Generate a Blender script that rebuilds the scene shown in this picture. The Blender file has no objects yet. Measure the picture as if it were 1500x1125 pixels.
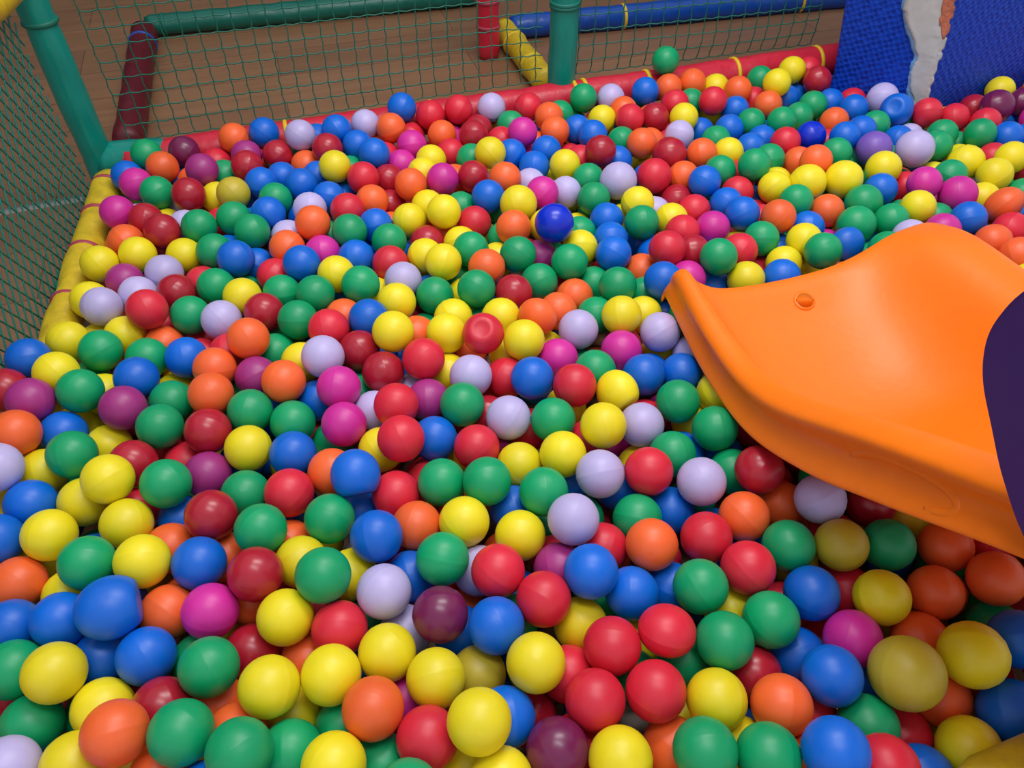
import bpy, bmesh, math, random
import numpy as np
from mathutils import Vector, Matrix, Euler, noise as mnoise
from mathutils.bvhtree import BVHTree
random.seed(7); np.random.seed(7)
scene = bpy.context.scene
scene.view_settings.view_transform = 'Standard'
scene.view_settings.look = 'None'

# ---------------------------------------------------------------- camera
TH = math.radians(46.0); S_, C_ = math.sin(TH), math.cos(TH)
F = 1127.0; CH = 0.90
cam_d = bpy.data.cameras.new("camera"); cam = bpy.data.objects.new("camera", cam_d)
scene.collection.objects.link(cam); scene.camera = cam
cam.location = (0, 0, CH); cam.rotation_euler = (math.radians(44.0), 0, 0)
cam_d.sensor_width = 36.0; cam_d.lens = 36.0 * F / 1500.0
cam_d.clip_start = 0.02

def ray(px, py):
    u = (px - 750) / F; v = (py - 562.5) / F
    return Vector((u, C_ - v * S_, -(S_ + v * C_)))
def P(px, py, z):            # survey helper: world point at height z
    r = ray(px, py); t = (z - CH) / r.z
    return Vector((r.x * t, r.y * t, z))

# ---------------------------------------------------------------- materials
def lin(c):
    c = c / 255.0
    return c / 12.92 if c <= 0.04045 else ((c + 0.055) / 1.055) ** 2.4
def col(r, g, b): return (lin(r), lin(g), lin(b), 1)
def mat(name, rgb, rough=0.4, spec=0.5, sss=0.0, bump=0.0, bscale=30, var=0.0, stretch=None, scuff=0.0, coat=0.0):
    m = bpy.data.materials.new(name); m.use_nodes = True
    nt = m.node_tree; b = nt.nodes["Principled BSDF"]
    c = col(*rgb)
    b.inputs["Base Color"].default_value = c
    b.inputs["Roughness"].default_value = rough
    b.inputs["Specular IOR Level"].default_value = spec
    b.inputs["Coat Weight"].default_value = coat
    if sss:
        b.inputs["Subsurface Weight"].default_value = sss
        b.inputs["Subsurface Radius"].default_value = (0.02, 0.02, 0.02)
        b.inputs["Subsurface Scale"].default_value = 0.5
    tc = nt.nodes.new("ShaderNodeTexCoord"); mp = nt.nodes.new("ShaderNodeMapping")
    nt.links.new(tc.outputs["Object"], mp.inputs[0])
    if stretch: mp.inputs["Scale"].default_value = stretch
    if bump:
        n = nt.nodes.new("ShaderNodeTexNoise"); n.inputs["Scale"].default_value = bscale
        n.inputs["Detail"].default_value = 4
        bp = nt.nodes.new("ShaderNodeBump"); bp.inputs["Strength"].default_value = bump
        bp.inputs["Distance"].default_value = 0.01
        nt.links.new(mp.outputs[0], n.inputs[0]); nt.links.new(n.outputs[0], bp.inputs["Height"])
        nt.links.new(bp.outputs[0], b.inputs["Normal"])
    if var or scuff:
        oi = nt.nodes.new("ShaderNodeObjectInfo")
        n2 = nt.nodes.new("ShaderNodeTexNoise"); n2.inputs["Scale"].default_value = 45
        n2.inputs["Detail"].default_value = 5
        nt.links.new(mp.outputs[0], n2.inputs[0])
        hsv = nt.nodes.new("ShaderNodeHueSaturation"); hsv.inputs["Color"].default_value = c
        m1 = nt.nodes.new("ShaderNodeMapRange"); m1.inputs["To Min"].default_value = 1 - var; m1.inputs["To Max"].default_value = 1 + var * .6
        nt.links.new(oi.outputs["Random"], m1.inputs["Value"])
        m2 = nt.nodes.new("ShaderNodeMapRange"); m2.inputs["From Min"].default_value = .3; m2.inputs["From Max"].default_value = .7
        m2.inputs["To Min"].default_value = 1 - scuff; m2.inputs["To Max"].default_value = 1
        nt.links.new(n2.outputs[0], m2.inputs["Value"])
        mu = nt.nodes.new("ShaderNodeMath"); mu.operation = 'MULTIPLY'
        nt.links.new(m1.outputs[0], mu.inputs[0]); nt.links.new(m2.outputs[0], mu.inputs[1])
        nt.links.new(mu.outputs[0], hsv.inputs["Value"]); nt.links.new(hsv.outputs[0], b.inputs["Base Color"])
    return m

COL = {  # code: (rgb, words)
 'g': ((6,160,100), "green"), 'b': ((0,104,212), "blue"), 'y': ((240,220,28), "yellow"),
 'o': ((246,104,46), "orange"), 'r': ((220,38,60), "red"), 'd': ((178,28,48), "dark red"),
 'm': ((212,42,154), "magenta pink"), 'v': ((194,182,228), "pale lavender"),
 'p': ((114,28,76), "translucent dark purple"), 'k': ((196,174,48), "dull olive yellow"),
 'u': ((0,44,200), "deep blue"), 'w': ((128,92,190), "violet"), 'n': ((166,46,126), "plum"),
}
BM = {}
for k, (rgb, w) in COL.items():
    BM[k] = mat("ball_plastic_" + w.replace(" ", "_"), rgb, rough=0.42 if k not in 'pud' else 0.30, spec=0.5, sss=0.22,
                bump=0.06, bscale=25, var=0.10, scuff=0.07)

M_teal = mat("teal_vinyl", (0,140,124), .33, bump=.5, bscale=14, stretch=(1,1,.35), scuff=.15)
M_red = mat("red_vinyl", (210,34,58), .42, bump=.6, bscale=14, stretch=(1,1,.35), scuff=.15)
M_dred = mat("dark_red_vinyl", (96,16,28), .45, bump=.5, bscale=14, scuff=.15)
M_yel = mat("yellow_vinyl", (222,190,38), .42, bump=.8, bscale=16, stretch=(1,1,.35), scuff=.28)
M_blue = mat("blue_vinyl", (8,74,168), .35, bump=.5, bscale=14, scuff=.15)
M_green = mat("green_vinyl", (0,104,88), .4, bump=.5, bscale=14, scuff=.15)
M_tie = mat("yellow_tie", (226,190,30), .5)
M_tied = mat("pink_tie", (170,60,80), .5)
M_net = mat("net_cord", (6,104,84), .55)
M_net2 = mat("net_cord_dark", (6,112,96), .55)
M_orange = mat("slide_plastic", (255,124,10), .42, spec=.45, sss=.05, bump=.05, bscale=60, scuff=.05)
M_purple = mat("purple_plastic", (62,28,112), .42)
M_metal = mat("metal_strip", (150,140,134), .4); M_metal.node_tree.nodes["Principled BSDF"].inputs["Metallic"].default_value = .5
M_foam = mat("worn_foam", (206,208,206), .9, bump=.15, bscale=30, scuff=.12)
M_lblue = mat("torn_vinyl_edge", (120,175,225), .6, bump=.3, bscale=50)
M_ofoam = mat("orange_underlayer", (210,124,94), .9, bump=.4, bscale=60, scuff=.3)
M_dark = mat("dark_hole", (120,40,0), .6)

def new_obj(name, mesh, m=None, parent=None):
    o = bpy.data.objects.new(name, mesh); scene.collection.objects.link(o)
    if m is not None and len(mesh.materials) == 0: mesh.materials.append(m)
    if parent is not None: o.parent = parent
    return o
def meta(o, label, cat, group=None, kind=None):
    o["label"] = label; o["category"] = cat
    if group: o["group"] = group
    if kind: o["kind"] = kind
    return o
def smooth(me):
    me.polygons.foreach_set("use_smooth", [True] * len(me.polygons)); me.update()

# ---------------------------------------------------------------- tubes
def tube_mesh(pts, radii, seg=20, lump=0.0, cap=True, seed=0):
    bm = bmesh.new(); rings = []
    n = len(pts)
    up0 = None
    for i, p in enumerate(pts):
        d = (pts[min(i+1, n-1)] - pts[max(i-1, 0)]).normalized()
        if up0 is None:
            a = Vector((0,0,1)) if abs(d.z) < .9 else Vector((1,0,0)); up0 = (a - d * a.dot(d)).normalized()
        else: up0 = (up0 - d * up0.dot(d)).normalized()
        s = d.cross(up0)
        ring = []
        for k in range(seg):
            an = 2*math.pi*k/seg
            dirv = up0*math.cos(an) + s*math.sin(an)
            r = radii[i]
            if lump: r *= 1 + lump * mnoise.noise((p + dirv*.05) * 14 + Vector((seed, 0, 0)))
            ring.append(bm.verts.new(p + dirv * r))
        rings.append(ring)
    for a, b in zip(rings, rings[1:]):
        for k in range(seg): bm.faces.new((a[k], a[(k+1)%seg], b[(k+1)%seg], b[k]))
    if cap:
        bm.faces.new(rings[0][::-1]); bm.faces.new(rings[-1])
    bmesh.ops.recalc_face_normals(bm, faces=bm.faces)
    me = bpy.data.meshes.new("tube"); bm.to_mesh(me); bm.free(); smooth(me)
    return me
def pole(name, a, b, r, m, label, cat="padded pole", lump=.08, ties=(), tiemat=None, seams=True, group=None):
    a = Vector(a); b = Vector(b); L = (b-a).length; n = max(4, int(L/.02))
    pts = [a.lerp(b, i/n) for i in range(n+1)]
    rad = []
    for i in range(n+1):
        e = min(i, n-i); rr = r
        if e == 0: rr = r*.8
        if seams and i % 14 == 7: rr = r*.955
        rad.append(rr)
    o = new_obj(name, tube_mesh(pts, rad, lump=lump, seed=random.random()*50), m)
    meta(o, label, cat, group)
    for t in ties:
        c = a.lerp(b, t); d = (b-a).normalized()
        tp = [c - d*.005, c - d*.003, c + d*.003, c + d*.005]
        k = new_obj("cord_tie", tube_mesh(tp, [r*1.02, r*1.08, r*1.08, r*1.02]), tiemat or M_tie, parent=o)
        k["label"] = "wrapped cord tie around the padding"
    return o

FZ = -0.16
# ---------------------------------------------------------------- floor + walls
fm = bpy.data.materials.new("laminate_floor"); fm.use_nodes = True
nt = fm.node_tree; bs = nt.nodes["Principled BSDF"]
tc = nt.nodes.new("ShaderNodeTexCoord"); mp = nt.nodes.new("ShaderNodeMapping"); mp.inputs["Rotation"].default_value = (0,0,math.radians(-17))
nt.links.new(tc.outputs["Object"], mp.inputs[0])
br = nt.nodes.new("ShaderNodeTexBrick"); br.inputs["Scale"].default_value = 1
br.inputs["Brick Width"].default_value = 1.2; br.inputs["Row Height"].default_value = .19; br.inputs["Mortar Size"].default_value = .0015
br.inputs["Color1"].default_value = col(152,112,80); br.inputs["Color2"].default_value = col(138,100,73); br.inputs["Mortar"].default_value = col(108,76,54)
nt.links.new(mp.outputs[0], br.inputs[0])
mp2 = nt.nodes.new("ShaderNodeMapping"); mp2.inputs["Scale"].default_value = (1.5,14,1); nt.links.new(mp.outputs[0], mp2.inputs[0])
ns = nt.nodes.new("ShaderNodeTexNoise"); ns.inputs["Scale"].default_value = 3; ns.inputs["Detail"].default_value = 6; nt.links.new(mp2.outputs[0], ns.inputs[0])
mx = nt.nodes.new("ShaderNodeMix"); mx.data_type = 'RGBA'; mx.blend_type = 'MULTIPLY'; mx.inputs[0].default_value = .5
cr = nt.nodes.new("ShaderNodeValToRGB"); cr.color_ramp.elements[0].position = .3; cr.color_ramp.elements[0].color = (.62,.6,.58,1); cr.color_ramp.elements[1].position = .7
nt.links.new(ns.outputs[0], cr.inputs[0]); nt.links.new(br.outputs[0], mx.inputs[6]); nt.links.new(cr.outputs[0], mx.inputs[7])
big = nt.nodes.new("ShaderNodeTexNoise"); big.inputs["Scale"].default_value = 2.2; big.inputs["Detail"].default_value = 3; nt.links.new(tc.outputs["Object"], big.inputs[0])
mr = nt.nodes.new("ShaderNodeMapRange"); mr.inputs["From Min"].default_value = .35; mr.inputs["From Max"].default_value = .65; mr.inputs["To Min"].default_value = .26; mr.inputs["To Max"].default_value = .5
nt.links.new(big.outputs[0], mr.inputs[0]); nt.links.new(mr.outputs[0], bs.inputs["Roughness"])
nt.links.new(mx.outputs[2], bs.inputs["Base Color"])
def slab(name, x0,x1,y0,y1,z0,z1, m):
    bm = bmesh.new(); bmesh.ops.create_cube(bm, size=1)
    for v in bm.verts: v.co = Vector(((x0+x1)/2 + v.co.x*(x1-x0), (y0+y1)/2 + v.co.y*(y1-y0), (z0+z1)/2 + v.co.z*(z1-z0)))
    me = bpy.data.meshes.new(name); bm.to_mesh(me); bm.free()
    return new_obj(name, me, m)
o = slab("floor", -3.2, 3.6, -1.0, 4.6, FZ-.05, FZ, fm); o["kind"] = "structure"; o["label"] = "brown wood laminate floor"
M_wall = mat("wall_paint", (84,84,92), .8, bump=.1)
o = slab("wall_back", -3.2, 3.6, 4.6, 4.7, FZ-.05, 2.6, M_wall); o["kind"] = "structure"
o = slab("wall_left", -3.3, -3.2, -1.0, 4.6, FZ-.05, 2.6, M_wall); o["kind"] = "structure"

a = P(-40,318,FZ); b = P(122,290,FZ); d = (b-a).normalized(); s = Vector((-d.y, d.x, 0))
bm = bmesh.new(); prof = [(-.014,0),(-.011,.003),(-.004,.005),(.004,.005),(.011,.003),(.014,0)]
r1 = [bm.verts.new(a - d*.5 + s*x + Vector((0,0,z))) for x,z in prof]; r2 = [bm.verts.new(b + s*x + Vector((0,0,z))) for x,z in prof]
for i in range(5): bm.faces.new((r1[i], r1[i+1], r2[i+1], r2[i]))
bm.faces.new(r1); bm.faces.new(r2[::-1]); bmesh.ops.recalc_face_normals(bm, faces=bm.faces)
me = bpy.data.meshes.new("strip"); bm.to_mesh(me); bm.free()
o = new_obj("trim_1", me, M_metal); o["kind"] = "structure"; o["label"] = "metal threshold strip across the laminate floor"

# ---------------------------------------------------------------- frame poles
R = .034
q0 = P(300,220,-.045); q1 = P(1215,88,-.012); bd = (q1-q0).normalized()
BB0 = q0 - bd*.19; BB1 = q1 + bd*.14; bd = BB1-BB0
ZL = -.055
l0 = P(162,262,ZL); l1 = P(98,462,ZL); dl = (l1-l0).normalized()
LB0 = l0 - dl*.0; LB1 = l0 + dl*1.35
Lpost = Vector((-.975,1.643,0)); Mpost = Vector((.128,1.955,0))
def tie_t(px,py):
    p = P(px,py,-.01); return (p-BB0).dot(bd)/bd.length_squared
back_beam = pole("padded_beam", BB0, BB1, R*1.2, M_red, "long red padded beam edging the ball pit", ties=[tie_t(635,168), tie_t(845,140), tie_t(860,138),tie_t(950,124), tie_t(1072,102), tie_t(1187,84), tie_t(420,200)])
pole("padded_beam", LB0, LB1, R*.95, M_yel, "yellow padded beam edging the side of the ball pit", ties=[.03,.12,.22,.34,.5], tiemat=M_tied, lump=.14)
pole("padded_post", (Lpost.x,Lpost.y,FZ), (Lpost.x,Lpost.y,1.3), R, M_teal, "teal padded corner post holding up the netting", ties=[.3], tiemat=M_net)
mp_o = pole("padded_post", (Mpost.x,Mpost.y,FZ), (Mpost.x,Mpost.y,1.3), R*1.03, M_teal, "teal padded upright post rising behind the balls", ties=[.245,.25], tiemat=M_net2)
pole("corner_sleeve", Lpost+Vector((.0,0,-.045)), BB0.lerp(BB1,.06), R*1.25, M_teal, "short teal padded sleeve joining beam to corner post", cat="pole sleeve")
pole("padded_rail", (-.972,1.60,.37), (-.87,.35,.37), R, M_yel, "yellow padded rail along the top of the side netting", ties=[.15,.4], tiemat=M_tied)
ZP = FZ+.035
pole("padded_beam", P(800,122,ZP), P(737,42,ZP), R*1.1, M_yel, "short yellow padded beam on the floor behind the net", ties=[.3,.7], tiemat=M_tie)
pr = P(716,84,FZ)
pole("padded_post", pr, (pr.x,pr.y,1.1), R*1.05, M_red, "red padded post standing on the floor behind the net", ties=[.08,.14], tiemat=M_tied)
pole("padded_beam", P(188,212,ZP), P(212,45,ZP), R*1.2, M_dred, "dark red padded beam lying on the floor outside", ties=[.85], tiemat=M_blue)
pole("padded_beam", P(215,38,ZP), P(700,-8,ZP), R, M_green, "green padded beam on the floor beyond the net", ties=[.05,.5], tiemat=M_net)
pole("padded_beam", P(748,40,ZP), P(1300,-12,ZP), R*1.15, M_blue, "blue padded beam on the floor beyond the net", ties=[.28,.75], tiemat=M_tie)
pole("thin_tube", P(101,392,FZ+.02), P(74,500,FZ+.02), .019, M_teal, "thin teal padded tube on the floor beside the pit", cat="padded tube", seams=False)
a = P(1430,1166,.03); b = P(1560,1104,.03)
pole("padded_beam", a, b+(b-a)*.6, R, M_yel, "yellow padded beam at the near edge of the pit", seams=False)
a_ = list(a); b_ = list(b+(b-a)*.6)

# ---------------------------------------------------------------- nets
def net(p0, p1, z0, z1, cell, label, diamond=False, amp=.01, bev=.0013, m=None):
    p0 = Vector(p0); p1 = Vector(p1); L = (p1-p0).length; d = (p1-p0).normalized(); nrm = Vector((-d.y, d.x, 0))
    cu = bpy.data.curves.new("net","CURVE"); cu.dimensions = '3D'; cu.bevel_depth = bev; cu.bevel_resolution = 1
    sd = random.random()*100
    def pt(s, z):
        q = Vector((s*3, z*3, sd))
        f = max(0.0, min(1.0, (z-z0)/.05))
        w = Vector((mnoise.noise(q)*amp, 0, mnoise.noise(q+Vector((9,3,1)))*amp*1.4)) * f
        zz = z0 + (p1.z-p0.z)*s/L*(1-min(1,(z-z0)/.3)) + (z-z0)
        return Vector((p0.x,p0.y,0)) + Vector((d.x,d.y,0))*(s + w.x) + Vector((0,0,zz + w.z)) + nrm*(mnoise.noise(q*.6+Vector((5,5,5)))*.02*f)
    def add(pts):
        sp = cu.splines.new('POLY'); sp.points.add(len(pts)-1)
        for i,p in enumerate(pts): sp.points[i].co = (*p,1)
    H = z1-z0; st = cell/2
    if not diamond:
        for i in range(int(L/cell)+1):
            add([pt(i*cell + .0025*(1 if i%2 else -1)*(j%2), z0+j*st) for j in range(int(H/st)+1)])
        for j in range(int(H/cell)+1):
            add([pt(i*st, z0+j*cell - (.003 if i%2 else 0)) for i in range(int(L/st)+1)])
    else:
        c = cell
        n = int((L+H)/c)+1
        for i in range(-int(H/c)-1, n):
            for sg in (1,-1):
                pts = []
                for j in range(int(H/st)+1):
                    s = i*c + sg*j*st*.62
                    if -1e-6 <= s <= L: pts.append(pt(s, z0+j*st))
                if len(pts) > 1: add(pts)
        for i in range(n, n+int(H*.62/c)+1):
            pts=[]
            for j in range(int(H/st)+1):
                s = i*c - j*st*.62
                if -1e-6 <= s <= L: pts.append(pt(s, z0+j*st))
            if len(pts) > 1: add(pts)
    ob = bpy.data.objects.new("tmp", cu); scene.collection.objects.link(ob)
    dg = bpy.context.evaluated_depsgraph_get(); dg.update()
    me = bpy.data.meshes.new_from_object(ob.evaluated_get(dg)); me.materials.clear()
    bpy.data.objects.remove(ob)
    o = new_obj("safety_net", me, m or M_net); meta(o, label, "net")
    return o
bdn = bd.normalized(); bh = Vector((bdn.x,bdn.y,0)).normalized(); tb = Vector((-bh.y, bh.x, 0))*.02
na = BB0+bh*.03+tb
mA = Vector((Mpost.x-.04,Mpost.y+.0,BB0.lerp(BB1,.53).z)); mB = Vector((Mpost.x+.04,Mpost.y+.035,mA.z))
net(na, mA, BB0.z+R*1.2, .62, .037, "green cord safety netting strung behind the ball pit", amp=.004, bev=.0014)
net(mB, BB1-bh*.20+tb, mA.z+R*1.2, .62, .037, "green cord safety netting between post and blue pillar", amp=.004, bev=.0014)
dlh = Vector((dl.x,dl.y,0)).normalized(); outw = Vector((dlh.y,-dlh.x,0)); outw = outw if outw.x < 0 else -outw
nA = Vector((LB0.x,LB0.y,0))+outw*.042; nB = Vector((LB1.x,LB1.y,0))+outw*.042
net(nA, nB, FZ+.012, .335, .031, "dark green diamond netting along the side of the pit", diamond=True, amp=.010, m=M_net2, bev=.0018)

# ---------------------------------------------------------------- pillar
PB = [Vector((.845,1.985,0)), Vector((1.03,1.835,0)), Vector((1.50,2.08,0)), Vector((1.50,2.36,0)), Vector((1.0,2.36,0))]
LEAN = .14
bm = bmesh.new(); rings = []
for i in range(24):
    z = FZ + i*(1.36/23)
    rings.append([bm.verts.new(Vector((p.x - LEAN*max(z,0), p.y, z))) for p in PB])
for r1, r2 in zip(rings, rings[1:]):
    for k in range(5): bm.faces.new((r1[k], r1[(k+1)%5], r2[(k+1)%5], r2[k]))
bm.faces.new(rings[-1]); bm.faces.new(rings[0][::-1])
bmesh.ops.recalc_face_normals(bm, faces=bm.faces)
vert_edges = [e for e in bm.edges if abs((e.verts[0].co-e.verts[1].co).normalized().z) > .9]
bmesh.ops.bevel(bm, geom=vert_edges, offset=.006, segments=2, profile=.5, affect='EDGES')
me = bpy.data.meshes.new("pillar"); bm.to_mesh(me); bm.free()
M_pil = bpy.data.materials.new("embossed_blue_vinyl"); M_pil.use_nodes = True
nt = M_pil.node_tree; bs = nt.nodes["Principled BSDF"]; bs.inputs["Roughness"].default_value = .5; bs.inputs["Specular IOR Level"].default_value = .3
tc = nt.nodes.new("ShaderNodeTexCoord"); mp = nt.nodes.new("ShaderNodeMapping"); mp.inputs["Rotation"].default_value = (0, math.radians(35), math.radians(20))
vo = nt.nodes.new("ShaderNodeTexVoronoi"); vo.inputs["Scale"].default_value = 80; vo.inputs["Randomness"].default_value = .3
bp = nt.nodes.new("ShaderNodeBump"); bp.inputs["Strength"].default_value = .9; bp.inputs["Distance"].default_value = .004
nt.links.new(tc.outputs["Object"], mp.inputs[0]); nt.links.new(mp.outputs[0], vo.inputs[0]); nt.links.new(vo.outputs["Distance"], bp.inputs["Height"]); nt.links.new(bp.outputs[0], bs.inputs["Normal"])
crp = nt.nodes.new("ShaderNodeValToRGB"); crp.color_ramp.elements[0].color = col(3,46,158); crp.color_ramp.elements[1].color = col(8,68,194); crp.color_ramp.elements[1].position=.6
nt.links.new(vo.outputs["Distance"], crp.inputs[0]); nt.links.new(crp.outputs[0], bs.inputs["Base Color"])
pillar = new_obj("padded_pillar", me, M_pil); meta(pillar, "blue embossed vinyl padded pillar with torn worn corner", "padded pillar")
def face_pt(sv, z, off):
    B = PB[1]
    if sv < 0: d = (PB[0]-PB[1]).normalized(); n = Vector((d.y, -d.x, 0)); n = n if n.y < 0 else -n; sv = -sv
    else: d = (PB[2]-PB[1]).normalized(); n = Vector((d.y, -d.x, 0)); n = n if n.y < 0 else -n
    if sv < .010: n = Vector((-.2,-.98,0)); off = off - .002
    q = B + d*sv + n*off; return Vector((q.x - LEAN*max(z,0), q.y, z))
def patch(rows, m, name, off):
    zs_ = np.array([r[0] for r in rows]); aa = np.array([r[1] for r in rows]); bb = np.array([r[2] for r in rows])
    bm = bmesh.new(); prev = None; N = 8
    for z in np.arange(zs_[0], zs_[-1], .004):
        a = np.interp(z, zs_, aa) + .008*mnoise.noise(Vector((z*40, 1, off*900)))+.002*mnoise.noise(Vector((z*160, 1, 5))); b = np.interp(z, zs_, bb) + .005*mnoise.noise(Vector((z*70, 7, off*900)))
        cur = []
        for k in range(N+1):
            sv = a+(b-a)*k/N
            cur.append(bm.verts.new(face_pt(sv, z, off+.0006*mnoise.noise(Vector((sv*60,z*40,3))))))
        if prev:
            for k in range(N): bm.faces.new((prev[k],prev[k+1],cur[k+1],cur[k]))
        prev = cur
    bmesh.ops.recalc_face_normals(bm, faces=bm.faces)
    me = bpy.data.meshes.new(name); bm.to_mesh(me); bm.free(); smooth(me)
    o = new_obj(name, me, m, parent=pillar)
    so = o.modifiers.new("s","SOLIDIFY"); so.thickness = .0015; so.offset = -1
    return o
rows = [(-.05,-.012,.0),(.0,-.026,.003),(.03,-.040,.004),(.06,-.048,.006),(.09,-.042,.008),(.12,-.046,.010),(.15,-.062,.010),(.18,-.082,.008),(.21,-.095,.006),(.26,-.10,.006),(.33,-.08,.004),(.40,-.05,0)]
patch([(z,a-.009,b-.004) for z,a,b in rows], M_lblue, "torn_vinyl_edge", .0030)
patch(rows, M_foam, "exposed_foam", .0042)
patch([(.165,.000,.010),(.18,-.006,.010),(.20,-.012,.010),(.22,-.014,.010),(.27,-.016,.010),(.33,-.012,.008)], M_ofoam, "exposed_underlayer", .0058)

# ---------------------------------------------------------------- slide
SO = Vector((.291,1.06,0)); AX = Vector((.255,-.967,0)); AW = Vector((.967,.255,0))
def interp(x, xs, ys): return float(np.interp(x, xs, ys))
zL = [-.1, 0, .12, .25, .35, .42, .5, .6, .7, .85, 1.1]; zV = [.10,.10,.096,.10,.135,.185,.25,.32,.385,.49,.66]
def zr(L):
    return sum(interp(L+o, zL, zV) for o in (-.04,-.02,0,.02,.04))/5
WW = .46
def section(L, drop=0, shrink=0):
    z = zr(L) - drop
    fl = interp(L, [0,.15,.5,1.1], [.024,.036,.052,.052]); sk = interp(L, [0,.25,.5,.62,.72,1.1], [.07,.072,.10,.088,.068,.066])
    far = sum(interp(L+o, [-.02,.07,.15,.24,.4,.6], [.004,.042,.051,.054,.04,.02]) for o in (-.02,0,.02))/3
    bed = interp(L, [0,.08,.2,.35,1.1], [.052,.074,.095,.135,.14])
    bead = interp(L, [0,.08,.2], [.3,.7,1.0])
    inn = -fl + .020*bead
    pl = [(-fl*.98,-sk),(inn-.006,-sk*.72),(inn,-sk*.46),(-fl*.92,-.020),(-fl*.86,-.004),(-fl*.3,.006),(.004,-.002),(.016,-.022),(.032,-bed*.6),(.062,-bed*.93)]
    pl += [(.115,-bed*1.02),(.17,-bed*1.03),(.23,-bed*.99)]
    pl += [(.30,-bed*.85+far*.05),(.355,-bed*.52+far*.3),(.40,-bed*.10+far*.82),(.432,far-.003),(.47,far+.002),(.500,far-.010),(.514,far*.6-sk*.4),(.508,-sk)]
    return [SO + AX*L + AW*(.23+(w-.23)*(1-shrink)) + Vector((0,0,z+dz)) for w,dz in pl]
bm = bmesh.new(); prev=None
stations = [(-.022,.034,.05),(-.024,.016,.03),(-.012,.003,.012)] + [(l,0,0) for l in (.012,.05,.1,.15,.2,.25,.3,.35,.4,.45,.5,.56,.62,.7,.78,.86,.95,1.05)]
for L,dr,sh in stations:
    pts = section(max(L,0), dr, sh)
    cur=[]
    for i,p in enumerate(pts):
        f = (i-10.5)/10.5
        scoop = .035*(1-f*f)*max(0,1-max(L,0)/.12)
        cur.append(bm.verts.new(p + AX*(L-max(L,0)) + AX*scoop))
    if prev:
        for k in range(len(cur)-1): bm.faces.new((prev[k],prev[k+1],cur[k+1],cur[k]))
    prev=cur
bmesh.ops.recalc_face_normals(bm, faces=bm.faces)
if sum(f.normal.z for f in bm.faces) < 0: bmesh.ops.reverse_faces(bm, faces=bm.faces)
me = bpy.data.meshes.new("slide_chute"); bm.to_mesh(me); bm.free(); smooth(me)
slide = bpy.data.objects.new("slide", None); scene.collection.objects.link(slide); slide.location = SO
meta(slide, "orange moulded plastic slide with purple side panel resting over the balls", "slide")
def child(name, mesh, m, label=None):
    o = new_obj(name, mesh, m); o.parent = slide; o.matrix_parent_inverse = Matrix.Translation(-slide.location)
    if label: o["label"] = label
    return o
ch = child("chute", me, M_orange, "glossy orange plastic chute with raised rims")
md = ch.modifiers.new("sol","SOLIDIFY"); md.thickness=.008; md.offset=-1
md = ch.modifiers.new("sub","SUBSURF"); md.levels=2; md.render_levels=3
dg = bpy.context.evaluated_depsgraph_get(); dg.update()
bz = .03; bn = Vector((0,0,1))
for _ in range(5):
    q = P(1178,441,bz)
    hit, loc, nrm, *_r = scene.ray_cast(dg, Vector((q.x,q.y,.6)), Vector((0,0,-1)))
    if hit: bz = loc.z; bn = nrm
bc = P(1178,441,bz)
me = tube_mesh([bc+bn*z for z in (-.004,.001,.0028,.0030,.0015,-.001)], [.0195,.019,.0165,.0145,.0125,.012], seg=28, cap=False); child("bolt_recess", me, M_orange, "round moulded bolt recess")
me = tube_mesh([bc+bn*z for z in (-.004,.0003,.0006)], [.0135,.0135,.011], seg=28); child("bolt_plug", me, M_dark, "dark orange sunken bolt plug")
me = tube_mesh([bc+bn*z for z in (-.004,.0016,.0026)], [.0065,.0065,.004], seg=18); child("bolt_head", me, M_orange, "orange bolt cap in the recess")
PO = SO - AW*.072
out = [(.70,.64),(.645,.59),(.616,.54),(.607,.505),(.609,.477),(.624,.45),(.651,.4245),(.687,.394),(.735,.368),(.80,.364),(.92,.39),(1.0,.45),(1.02,.55),(1.0,.66),(.9,.70),(.78,.69)]
def smooth_loop(pts, k=5):
    res=[]; n=len(pts)
    for i in range(n):
        p0,p1,p2,p3 = [Vector(pts[(i+j)%n]) for j in (-1,0,1,2)]
        for s_ in range(k):
            t=s_/k
            res.append(.5*((2*p1)+(-p0+p2)*t+(2*p0-5*p1+4*p2-p3)*t*t+(-p0+3*p1-3*p2+p3)*t**3))
    return res
bm = bmesh.new()
f = bm.faces.new([bm.verts.new(PO + AX*q.x + Vector((0,0,q.y))) for q in smooth_loop(out)])
ex = bmesh.ops.extrude_face_region(bm, geom=[f])
for v in ex['geom']:
    if isinstance(v, bmesh.types.BMVert): v.co += AW*.018
bmesh.ops.recalc_face_normals(bm, faces=bm.faces)
bmesh.ops.bevel(bm, geom=[e for e in bm.edges if len(e.link_faces)==2 and e.calc_face_angle()>1.2], offset=.005, segments=3, affect='EDGES')
me = bpy.data.meshes.new("panel"); bm.to_mesh(me); bm.free()
panel = child("side_panel", me, M_purple, "dark purple rounded plastic side panel")
lp = PO + AX*.97 + AW*.009
child("support_leg", tube_mesh([Vector((lp.x,lp.y,z)) for z in (FZ,FZ+.01,.2,.46)], [.03,.026,.024,.022]), M_purple, "purple plastic support leg")
lp = SO + AX*1.0 + AW*.42
child("support_leg", tube_mesh([Vector((lp.x,lp.y,z)) for z in (FZ,FZ+.01,.2,.50)], [.03,.026,.024,.022]), M_purple, "purple plastic support leg")
dg = bpy.context.evaluated_depsgraph_get(); dg.update()
ev = ch.evaluated_get(dg); bvh = BVHTree.FromObject(ev, dg); mi_ = ch.matrix_world.inverted()
loop = [(1240,668),(1262,664),(1290,670),(1325,684),(1362,702),(1392,722),(1404,742),(1394,752),(1370,750),(1335,738)]
rp=[]
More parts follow.
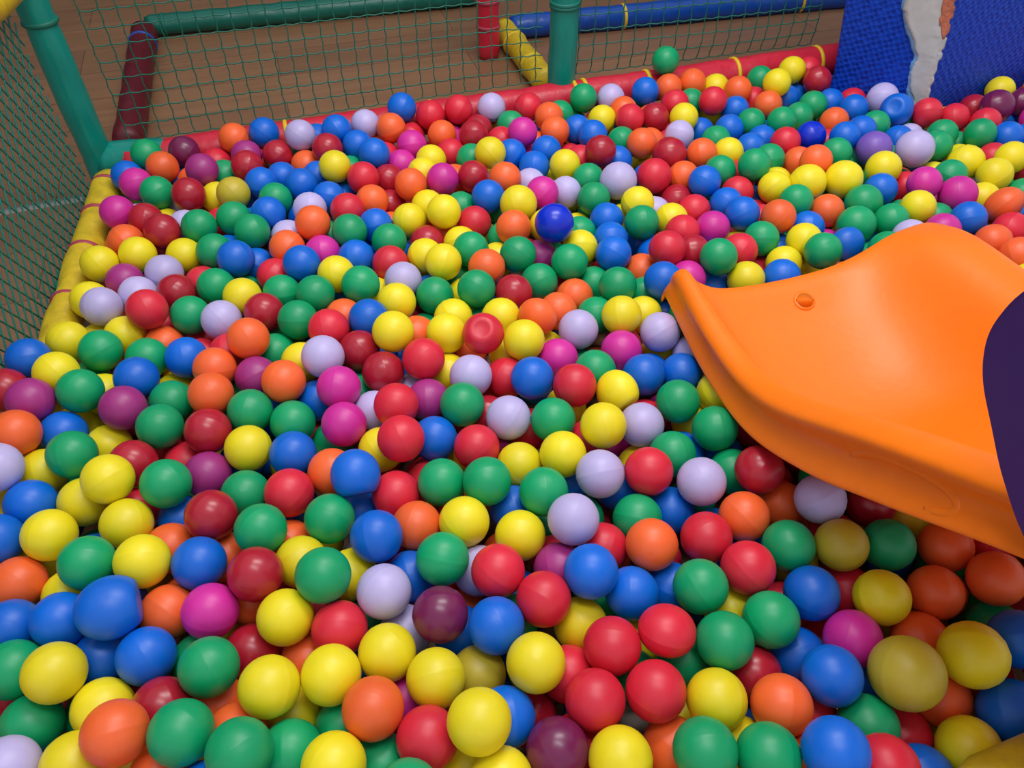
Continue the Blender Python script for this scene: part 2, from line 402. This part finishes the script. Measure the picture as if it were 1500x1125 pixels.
for i in range(len(loop)-1):
    for t in (0,.25,.5,.75):
        x = loop[i][0]*(1-t)+loop[i+1][0]*t; y = loop[i][1]*(1-t)+loop[i+1][1]*t
        r = ray(x,y).normalized(); h = bvh.ray_cast(mi_ @ Vector((0,0,CH)), r)
        if h[0] is not None:
            nn_ = h[1] if h[1].dot(r) < 0 else -h[1]
            rp.append(ch.matrix_world @ h[0] - nn_*.0060)
if len(rp) > 8:
    rp = [sum(rp[max(0,i-2):i+3], Vector())/len(rp[max(0,i-2):i+3]) for i in range(len(rp))]
    child("moulded_ridge", tube_mesh(rp,[.0074 if 2<i<len(rp)-3 else .0064 for i in range(len(rp))],seg=16), M_orange, "faint curved relief moulded into the slide skirt")

# ---------------------------------------------------------------- balls
DATA = """
975,90,g,6 1160,103,y,2 1138,122,y,3 1197,118,d,2 1113,116,g,-1 1080,133,o 1044,147,r 1012,122,o 982,127,o,-1 945,134,b,1 895,145,v 1010,147,g,-2 1048,127,y,-2
912,160,o,-2 922,174,r 882,175,y,-1 960,172,d 990,150,r,-2 1000,172,y 1078,163,b 1102,148,r,-2 1125,153,o,-1 1150,145,b,-2 1145,178,g 1190,155,g 1215,150,b,-2 1170,170,g,-2
720,158,v,1 672,160,r 592,165,b 628,168,r,-2 573,187,o 535,182,v 492,190,b 440,200,v 385,194,b 345,202,o 648,200,o 765,197,m 748,183,g,-2 813,192,o 735,208,r,-2 845,190,b,-1 820,168,g,-2 700,188,d,-3 600,190,r,-3 465,200,b,-3
270,222,p 360,230,n 238,245,o 297,248,n 410,228,d 330,256,g,-2 450,242,o 478,218,d 490,243,y 523,212,b 550,225,b 603,215,m 588,243,m 532,260,r 630,236,y,-1 660,225,r,-2 690,232,g,-2 718,222,y 750,225,b,-1 768,232,m,-2 800,222,b 785,245,b 825,243,y 850,235,r,-2
880,220,d 912,207,g,-1 905,235,b,-2 938,210,o,-1 980,228,d,1,1.12 995,198,v,-1 1028,225,o 1050,207,g,-1 1070,228,y 1098,217,b,-1 1098,182,g 1115,205,b,-1 1068,190,b,-1 1150,210,r 1128,232,g,-2 1187,200,u 1168,236,o,-1 1195,234,o 1225,224,g 1210,212,r,-2 1238,200,b 1262,190,b,-1 1282,184,g 1280,218,w,1,1.12 1340,218,v,2,1.18 1293,145,v,1,1.1 1312,162,b,2,1.1 1358,165,r,1 1397,173,r,0 1425,160,d,-1 1460,155,p,1,1.12 1497,150,p,1 1415,240,y,1,1.12 1380,197,g 1437,195,g,0 1475,200,b 1483,230,y,1 1455,257,y,1,1.05 1355,268,m,1 1402,285,m,1,1.1 1295,247,y,0,1.08 1315,205,b,-2 1250,160,b 1222,178,o,-2 1500,205,b 1500,250,r,-1
200,270,m 230,282,g 277,284,d 318,290,y,-2 342,283,k 385,270,b 413,262,b,-1 440,272,b 405,292,g 465,258,b,-2 482,290,b,-1 603,270,o 648,262,m 693,259,d 620,252,y,-2 570,265,d,-2 740,265,o 760,298,y,1,1.1 715,290,b 795,282,m 775,268,v,-2 828,282,v,-1 860,262,g,-1 870,292,g 905,265,v,1,1.15 935,297,y,-1 960,260,r,0,1.1 988,295,d,0 962,312,v,-2 1030,267,b 1055,250,g,-1 1000,258,o,-2 1085,252,r,-1 1107,248,g 1080,282,r,-1 1135,272,y 1182,268,y,1,1.12 1235,263,y,1,1.15 1165,297,g 1210,310,o 1265,298,g,0,1.1 1290,277,b,-1 1345,303,y,0 1253,330,g,0,1.1 1305,322,g,-1 1370,322,g,-2 1418,320,b 1470,300,o,0,1.1 1440,290,y,-2 1498,285,g,-2 1325,275,r,-2
173,312,m 213,322,d,-1 240,340,d 290,332,g 343,320,g,0 373,341,g,0 395,313,b,-1 447,322,b,-2 455,308,v,-1 478,345,g,-1 460,328,o 515,308,r,-1 545,297,o,-1 600,328,y 625,303,y,-1 652,313,y 692,327,r 632,352,d,-1 735,308,g,-2 752,332,o 812,327,u,5,1.08 850,343,g,-1 888,322,b,-1 893,352,b 940,325,g 985,322,y,-2 1000,340,r,-1 1017,310,r,-1 1043,335,m 1087,312,b 1062,298,b,-2 1115,350,g 1140,318,o 1115,325,r,-2 1205,365,g 1178,352,y,-1 1178,330,b,-1 1240,358,b,-2 1380,338,m,0 1455,355,o 1492,372,o 1480,335,r,-1 515,340,g 548,330,b 570,300,d,-3 575,335,o,-3
187,355,o,-1 150,388,y,1 200,375,y 272,375,y,-1 240,402,v 312,370,g,-1 345,382,b 320,418,g,-1 375,388,b,-1 420,365,o 418,345,v,-2 443,388,b 475,368,m,-1 570,355,g 515,378,b,-1 490,402,y,-1 524,418,g 580,385,r,-1 588,412,v 618,375,y,-1 648,382,y 638,435,g 698,422,g 710,390,o 690,365,g,-1 670,355,y,-2 760,372,g 752,430,d 790,378,n,-1 835,388,g 790,412,g,-1 850,362,y,-1 845,437,o,-1 870,412,g,-1 895,378,b,-1 938,400,o,-1 905,418,g 945,432,g,-2 970,410,b 980,362,r 1012,365,d,-1 1055,377,g,1 1095,405,y,-1 1085,365,r,-2 1148,388,y 1140,405,b,-1 738,350,g,-2 655,350,o,-2 237,370,r,-3
158,450,v 197,432,v,-1 215,455,r 185,412,n,-1 262,430,d 278,467,g 325,470,v,-1 352,437,y 388,457,d 432,472,g,-1 412,430,g,-1 408,402,r,-1 468,432,g 505,460,o,-1 480,480,r 577,442,y 540,468,b,-1 572,485,y,1 612,492,o,-1 655,490,y 665,462,y,-2 707,488,r,2 735,463,y,-1 767,500,y 788,462,o 847,483,v 907,465,y 907,513,m 968,487,v 870,460,g,-2 820,455,o,-2 500,425,b,-3 300,415,r,-3
363,497,o 148,513,g 100,500,y,-1 185,488,y,-2 80,545,y 45,535,b,0 218,525,g,-1 275,525,b 315,540,o 240,500,o,-2 410,512,g,-1 335,512,r,-2 200,553,b 312,577,o,1 375,550,n,-1 413,562,o 475,520,v 442,530,y,-2 465,587,b,-2 498,568,m 530,505,d,-1 560,547,d,0 622,525,r 580,592,r 627,587,n,-1 655,545,y,-2 692,552,v 742,552,r,-1 780,553,b 846,563,r 815,525,m,-1 745,522,y,-2 905,575,y 945,550,b,-1 993,547,b,-1 1012,522,v,-1 875,540,g,-2
40,590,n,1 115,570,g 180,602,n 95,635,b,-1 25,632,o 103,665,g 230,627,g 307,630,d 252,590,g,-1 370,600,g 425,620,g,-1 365,660,y 505,622,m 548,600,v,-2 558,658,y,-2 588,641,r,1 638,640,b,-1 675,593,g 745,612,v 698,655,r,-1 765,682,y,-1 810,615,g 822,667,y 883,622,y 940,622,v 993,588,g 1052,575,y,-1 1048,630,g 1110,630,d,-1 1112,687,d 1170,662,d,-2 862,648,r,-2 160,650,y,-2 20,575,d,-2
430,665,b,-1 480,690,o,-1 522,698,b 307,695,n,-1 245,708,g 310,756,d 360,725,g,-1 383,775,g 197,675,d,-1 157,700,y,1 57,690,y,-1 5,685,v 40,735,b 122,735,y,-1 187,768,y 70,785,y 0,790,b 268,765,b,-2 425,720,r,-1 483,760,g 548,788,b 612,770,o,-1 577,725,r 648,707,g 713,710,g 680,768,y 750,745,b,-1 795,720,g 763,785,y,-1 650,814,g 878,692,v 843,763,v 950,692,r 1025,707,v 980,662,g,-1 1072,690,g,-2 932,762,g,-1 885,795,r,-2 980,750,b,-1 955,797,o 1090,757,o 1035,787,r 1145,740,o,-1 1200,735,v,1 1275,738,d,-2 1230,795,k,-1 1157,800,g 1300,798,g 1095,838,r 1385,800,o,-1 1190,870,b 1025,858,g 1460,850,o 1368,872,o 1290,877,y 1070,890,y,-2 1128,905,g 1450,795,r,-3 905,715,b,-3
125,825,g 210,822,y 248,802,o,-2 290,825,b,-1 35,855,o 100,870,y,-2 378,840,d 425,800,o,-2 440,822,y,-1 465,850,g,1 515,838,y,-1 560,868,v 645,900,p,1 700,832,v,-2 732,838,r,1 735,918,b 793,880,r 822,830,n,-1 867,838,b 922,868,b 982,862,b,-2 845,915,y,-1 1240,865,r,-3 330,815,o,-3 600,845,b,-3
170,890,b,2,1.12 20,922,b 88,908,b,-1 248,895,o,-1 310,893,m 420,902,y 495,925,r,-1 375,955,d,-1 210,965,b 148,965,b,-2 85,987,y 22,982,g,-1 45,1062,g 165,1075,o,2 150,1032,y,-1 245,1035,d,-1 302,980,g 267,1085,g 325,1035,o,-1 390,1010,y 350,1102,g 355,1070,o,-2 437,1047,y,-1 455,975,o,-1 430,1098,g,-1 492,1112,y 487,1060,g,-1 500,995,y,-1 540,1045,o 563,960,y 620,1087,r 637,997,y 700,985,k,-2 708,1062,y,1 745,1045,b,-1 780,973,y 812,1098,p 838,985,r,-1 870,1033,r 897,952,r 962,1015,r 978,927,r 905,1105,y 985,1092,o,-1 1050,1022,y 1057,942,g 1040,1098,g 1110,985,d,-2 1140,1035,o 1137,1097,g 1160,970,b,-1 1222,992,b 1250,932,m,-1 1323,990,k,2,1.2 1262,1060,g,-1 1225,1102,b 1385,1035,o,-1 1350,935,o,-2 1427,960,y,0,1.1 1455,918,g,-2 1410,1098,y 1325,1085,r,-2 1465,1040,b,0,1.1 1492,935,b 1345,1120,b,-1 1295,1115,r,-2 1195,1045,r,-2 1000,965,g,-2 25,1120,v 100,1117,y,-1 245,1125,o 560,1112,g,-1 685,1122,y,-1 740,1125,y 775,1055,d,-3 845,1085,r,-3 300,1135,b 600,1150,g
"""
DR = .035
C = np.array([0,0,CH]); items=[]
for tok in DATA.split():
    f = tok.split(','); z = float(f[3])/100 if len(f) > 3 else 0.0; sz = float(f[4]) if len(f) > 4 else 1.0
    items.append((P(float(f[0]), float(f[1]), z), f[2], sz))
pos0 = np.array([list(i[0]) for i in items]); code = [i[1] for i in items]; rad = np.array([i[2]*DR for i in items])
n = len(items); pos = pos0.copy()
rdir = pos0 - C; rdir /= np.linalg.norm(rdir, axis=1)[:,None]
SOn = np.array([SO.x,SO.y]); AXn = np.array([AX.x,AX.y]); AWn = np.array([AW.x,AW.y])
def seg_push(p, r, a, b, rr):
    a = np.array(a); b = np.array(b); d = b-a; t = np.clip(((p-a)@d)/(d@d), 0, 1)
    q = a + t[:,None]*d; v = p-q; L = np.linalg.norm(v,axis=1)+1e-9; need = r+rr-L
    m = need > 0; p[m] += v[m]/L[m][:,None]*need[m][:,None]
def seg_dist(p, a, b):
    a = np.array(a); b = np.array(b); d = b-a; t = np.clip(((p-a)@d)/(d@d), 0, 1)
    return np.linalg.norm(p-(a+t[:,None]*d),axis=1)
def slide_zmax(p):
    q = p[:,:2]-SOn; L = q@AXn; w = q@AWn
    z = np.interp(L, zL, zV)
    inner = (L>-.05)&(L<1.05)&(w>-.0)&(w<.46)
    edge = (L>-.05)&(L<1.05)&(w>-.075)&(w<.535)&~inner
    zm = np.full(len(p), 9.0)
    sk = np.interp(L,[0,.25,.5,.7,1.1],[.07,.072,.10,.098,.10])
    bd_ = np.interp(L,[0,.08,.2,.35,1.1], [.052,.074,.095,.135,.14])
    zm[inner] = (z-np.maximum(sk,bd_+.012))[inner]-.038
    zm[edge] = (z-sk)[edge]-.030
    return zm
pn = np.array([PB[1].y-PB[0].y, -(PB[1].x-PB[0].x)]); pn = pn/np.linalg.norm(pn); pn = pn if pn[1] < 0 else -pn
pn2 = np.array([PB[2].y-PB[1].y, -(PB[2].x-PB[1].x)]); pn2 = pn2/np.linalg.norm(pn2); pn2 = pn2 if pn2[1] < 0 else -pn2
def pillar_push(p, r):
    B = np.array([PB[1].x, PB[1].y])
    d1 = (p[:,:2]-B)@pn; d2 = (p[:,:2]-B)@pn2
    zone = p[:,0] > .80
    dm = np.maximum(d1,d2); need = r-dm
    m = zone & (need>0)
    use1 = m & (d1>=d2); use2 = m & (d1<d2)
    p[use1,:2] += pn*need[use1][:,None]; p[use2,:2] += pn2*need[use2][:,None]
def constraints(p, r):
    seg_push(p, r, BB0, BB1, R*1.22); seg_push(p, r, LB0, LB1, R*.98)
    seg_push(p, r, (Mpost.x,Mpost.y,FZ), (Mpost.x,Mpost.y,.5), R*1.1)
    seg_push(p, r, (Lpost.x,Lpost.y,FZ), (Lpost.x,Lpost.y,.5), R)
    seg_push(p, r, a_, b_, R)
    pillar_push(p, r)
    zm = slide_zmax(p); p[:,2] = np.minimum(p[:,2], zm)
    p[:,2] = np.maximum(p[:,2], FZ+r)
rs = rad[:,None]+rad[None,:]
for it in range(260):
    d = pos[:,None,:]-pos[None,:,:]; D = np.sqrt((d**2).sum(2))+1e-9; np.fill_diagonal(D, 9)
    ov = np.maximum(rs*.995-D, 0)
    mv = (d/D[:,:,None]*ov[:,:,None]*.42).sum(1)
    pos += mv
    if it < 200:
        k = .35 if it < 120 else .12
        rel = pos-C; t = (rel*rdir).sum(1); onray = C + rdir*t[:,None]
        pos += (onray-pos)*k
        pos[:,2] += (pos0[:,2]-pos[:,2])*.02
    constraints(pos, rad)
print("listed balls", n, "max overlap", ov.max())
rng = np.random.default_rng(3)
st = .01
xs = np.arange(-1.0, 1.55, st); ys = np.arange(.12, 2.25, st); zs = np.arange(.004, FZ+DR-.001, -st)
X,Y = np.meshgrid(xs, ys, indexing='ij')
flat = np.stack([X.ravel(), Y.ravel(), np.zeros(X.size)],1)
def linedist(A, Bv):
    A2=np.array([A.x,A.y]); dd=np.array([Bv.x-A.x,Bv.y-A.y]); dd/=np.linalg.norm(dd); nn=np.array([-dd[1],dd[0]])
    return (flat[:,:2]-A2)@nn
dback = -linedist(BB0,BB1); dleft = linedist(LB0,LB1)
if dleft[np.argmin(np.hypot(flat[:,0],flat[:,1]-1))] < 0: dleft = -dleft
B = np.array([PB[1].x, PB[1].y]); dp = np.maximum((flat[:,:2]-B)@pn,(flat[:,:2]-B)@pn2)
okp = (flat[:,0] < .80) | (dp > DR)
depth = flat[:,1]*C_ + CH*S_
frus = (np.abs(flat[:,0]) < .70*depth+.14)
lmin = np.interp(flat[:,1], [.95,1.12], [.01,.058])
ok = (dback > .055)&(dleft > lmin)&okp&frus&(np.hypot(flat[:,0]-Mpost.x, flat[:,1]-Mpost.y) > .073)&(np.hypot(flat[:,0]-Lpost.x, flat[:,1]-Lpost.y) > .13)
zm = slide_zmax(flat)
valid = np.zeros((len(xs),len(ys),len(zs)),bool)
for k,z in enumerate(zs):
    f3 = flat.copy(); f3[:,2] = z
    valid[:,:,k] = (ok & (z <= zm) & (seg_dist(f3,BB0,BB1) > .0755) & (seg_dist(f3,LB0,LB1) > .068) & (seg_dist(f3,a_,b_) > .069)).reshape(X.shape)
def block(p, rr):
    lim = rr+DR-.0015
    i0=max(int((p[0]-lim-xs[0])/st),0); i1=min(int((p[0]+lim-xs[0])/st)+2,len(xs)); j0=max(int((p[1]-lim-ys[0])/st),0); j1=min(int((p[1]+lim-ys[0])/st)+2,len(ys))
    if i1<=i0 or j1<=j0: return
    sub = (xs[i0:i1,None,None]-p[0])**2+(ys[None,j0:j1,None]-p[1])**2+(zs[None,None,:]-p[2])**2
    valid[i0:i1,j0:j1,:] &= sub >= lim*lim
for p,rr in zip(pos,rad): block(p,rr)
fill=[]
for k in range(len(zs)):
    idx = np.argwhere(valid[:,:,k]); rng.shuffle(idx)
    for i,j in idx:
        if valid[i,j,k]:
            p = np.array([xs[i],ys[j],zs[k]]); fill.append(p); block(p, DR)
fcode = rng.choice(list("gbyrodmv"), size=len(fill), p=[.22,.2,.17,.16,.12,.04,.04,.05])
print("fillers", len(fill))
allp = np.vstack([pos, np.array(fill)]); allr = np.concatenate([rad, np.full(len(fill),DR)]); allc = list(code)+list(fcode)
N = len(allp)
rel = allp-C; dep = rel[:,1]*C_-rel[:,2]*S_; dn = -rel[:,1]*S_-rel[:,2]*C_
ppx = 750+F*rel[:,0]/dep; ppy = 562.5+F*dn/dep; pr_ = F*allr/dep
samp = [(0,0)]+[(.55*math.cos(q),.55*math.sin(q)) for q in np.arange(6)*math.pi/3]+[(.88*math.cos(q),.88*math.sin(q)) for q in np.arange(12)*math.pi/6]
score = np.zeros(N)
for i in range(N):
    if not(-40<ppx[i]<1540 and -40<ppy[i]<1165): continue
    nb = np.where((np.hypot(ppx-ppx[i],ppy-ppy[i]) < pr_+pr_[i]) & (dep < dep[i]) )[0]
    c=0
    for sx,sy in samp:
        qx=ppx[i]+sx*pr_[i]; qy=ppy[i]+sy*pr_[i]
        if not(0<qx<1500 and 0<qy<1125): continue
        if len(nb) and (np.hypot(ppx[nb]-qx,ppy[nb]-qy) < pr_[nb]).any(): continue
        c+=1
    score[i]=c/len(samp)*pr_[i]**2
    q = allp[i,:2]-SOn; w = q@AWn; L = q@AXn
    if w > .02 and L > -.03: score[i]*=.05
order = np.argsort(-score); top = order[:300]; rest = order[300:]

def ball_arrays(nu, lat):
    V=[(0,0,.982)]; Fc=[]
    for la in lat:
        r = 1.0
        if abs(la) < .01: r = 1.007
        if la > 1.3: r = .996
        for k in range(nu):
            an=2*math.pi*k/nu; V.append((r*math.cos(la)*math.cos(an), r*math.cos(la)*math.sin(an), r*math.sin(la)))
    V.append((0,0,-.99)); last=len(V)-1; m=len(lat)
    for k in range(nu): Fc.append((0,1+k,1+(k+1)%nu,-1))
    for j in range(m-1):
        for k in range(nu):
            a=1+j*nu+k; b=1+j*nu+(k+1)%nu; Fc.append((a,a+nu,b+nu,b))
    for k in range(nu): Fc.append((last,1+(m-1)*nu+(k+1)%nu,1+(m-1)*nu+k,-1))
    return np.array(V), Fc
latH = [1.47,1.36,1.2,1.02,.84,.66,.5,.34,.18,.045,0,-.045,-.18,-.34,-.5,-.66,-.84,-1.02,-1.2,-1.38,-1.5]
latL = [1.4,1.12,.86,.6,.32,.05,0,-.05,-.32,-.6,-.86,-1.12,-1.4]
VH,FH = ball_arrays(36, latH); VL,FL = ball_arrays(24, latL)
def ball_mesh(c, variant):
    V = VH.copy()*DR
    if variant == 'dent':
        z = V[:,2]/DR; m = z > .86; V[m,2] = DR*(.86 - (z[m]-.86)*.8)
    if variant == 'soft':
        V[:,2] *= .86; V[:,0] *= 1.06
        x = V[:,0]/DR; m = x > .8; V[m,0] = DR*(.8 + (x[m]-.8)*.1)
    me = bpy.data.meshes.new("plastic_ball_"+variant)
    me.from_pydata([tuple(v) for v in V], [], [tuple(i for i in f if i >= 0) for f in FH]); smooth(me)
    me.materials.append(BM[c]); return me
n_list = n
def nearest(px,py): return int(np.argmin(np.hypot(ppx[:n_list]-px, ppy[:n_list]-py)))
i_dent = nearest(707,488); i_soft = nearest(170,890); i_dent2 = nearest(1312,162); i_on = nearest(812,327); i_beam = nearest(975,90)
protos={}
for i in top:
    i=int(i); c = allc[i]; var = 'dent' if i in (i_dent,i_dent2) else ('soft' if (i==i_soft or (i*7)%41==0) else 'round')
    key=(c,var)
    if key not in protos: protos[key]=ball_mesh(c,var)
    o = bpy.data.objects.new("plastic_ball", protos[key]); scene.collection.objects.link(o)
    o.location = allp[i]; s = allr[i]/DR; o.scale=(s,s,s)
    o.rotation_euler = (random.uniform(0,6.28),random.uniform(0,3.14),random.uniform(0,6.28))
    if i in (i_dent, i_dent2):
        dv = (Vector((0,0,CH))-Vector(allp[i])).normalized(); dv = (dv+Vector((-.1,.25,.1))).normalized(); o.rotation_euler = dv.to_track_quat('Z','Y').to_euler()
    if i == i_soft: o.rotation_euler=(.2,.1,.4)
    w = COL[c][1]
    lab = f"{w} hollow plastic ball lying in the ball pit"
    if var=='dent': lab = f"{w} hollow plastic ball with dented crown in the pit"
    if var=='soft': lab = f"{w} hollow plastic ball slightly crushed out of round"
    if allr[i] > DR*1.07: lab = f"{w} hollow plastic ball, larger than those around it"
    if i == i_on: lab = "deep blue plastic ball perched on top of the pile"
    if i == i_beam: lab = "green plastic ball resting on the red padded beam"
    meta(o, lab, "ball", "plastic balls in the ball pit")
nv=len(VL); Vs=[]; lt=[]; ls=[]; mi=[]; codes=list(COL.keys())
FLn=[tuple(i for i in f if i>=0) for f in FL]
tot=np.concatenate([np.array(f) for f in FLn]); lens=np.array([len(f) for f in FLn])
for q,i in enumerate(rest):
    i=int(i); Rm=np.array(Euler((random.uniform(0,6.28),random.uniform(0,3.14),random.uniform(0,6.28))).to_matrix())
    Vs.append(VL@Rm.T*allr[i]+allp[i]); lt.append(tot+q*nv); ls.append(lens); mi.append(np.full(len(lens), codes.index(allc[i])))
Vs=np.vstack(Vs); lt=np.concatenate(lt); ls=np.concatenate(ls); mi=np.concatenate(mi)
me=bpy.data.meshes.new("plastic_balls"); me.vertices.add(len(Vs)); me.vertices.foreach_set("co",Vs.ravel())
me.loops.add(len(lt)); me.loops.foreach_set("vertex_index",lt.astype(np.int32)); me.polygons.add(len(ls))
me.polygons.foreach_set("loop_start",np.concatenate([[0],np.cumsum(ls)[:-1]]).astype(np.int32))
for c in codes: me.materials.append(BM[c])
me.polygons.foreach_set("material_index",mi.astype(np.int32)); me.update(calc_edges=True); me.validate(); smooth(me)
o=bpy.data.objects.new("plastic_balls",me); scene.collection.objects.link(o)
meta(o,"heap of mixed coloured hollow plastic balls filling the pit","balls","plastic balls in the ball pit","stuff")

# ---------------------------------------------------------------- light
w = bpy.data.worlds.new("world"); scene.world = w; w.use_nodes = True
w.node_tree.nodes["Background"].inputs[0].default_value = (.88,.91,1,1); w.node_tree.nodes["Background"].inputs[1].default_value = .70
def area(name, loc, tgt, sx, sy, e, c):
    l = bpy.data.lights.new(name,'AREA'); l.shape='RECTANGLE'; l.size=sx; l.size_y=sy; l.energy=e; l.color=c
    o = bpy.data.objects.new(name,l); scene.collection.objects.link(o); o.location=loc
    o.rotation_euler = (Vector(tgt)-Vector(loc)).to_track_quat('-Z','Y').to_euler()
area("ceiling_lamp", (.3,1.5,2.2), (.35,1.1,0), 1.2,.4, 27, (1,.97,.94))
area("ceiling_lamp", (.1,.4,2.4), (.2,.8,0), 1.2,.4, 18, (.98,.98,1))
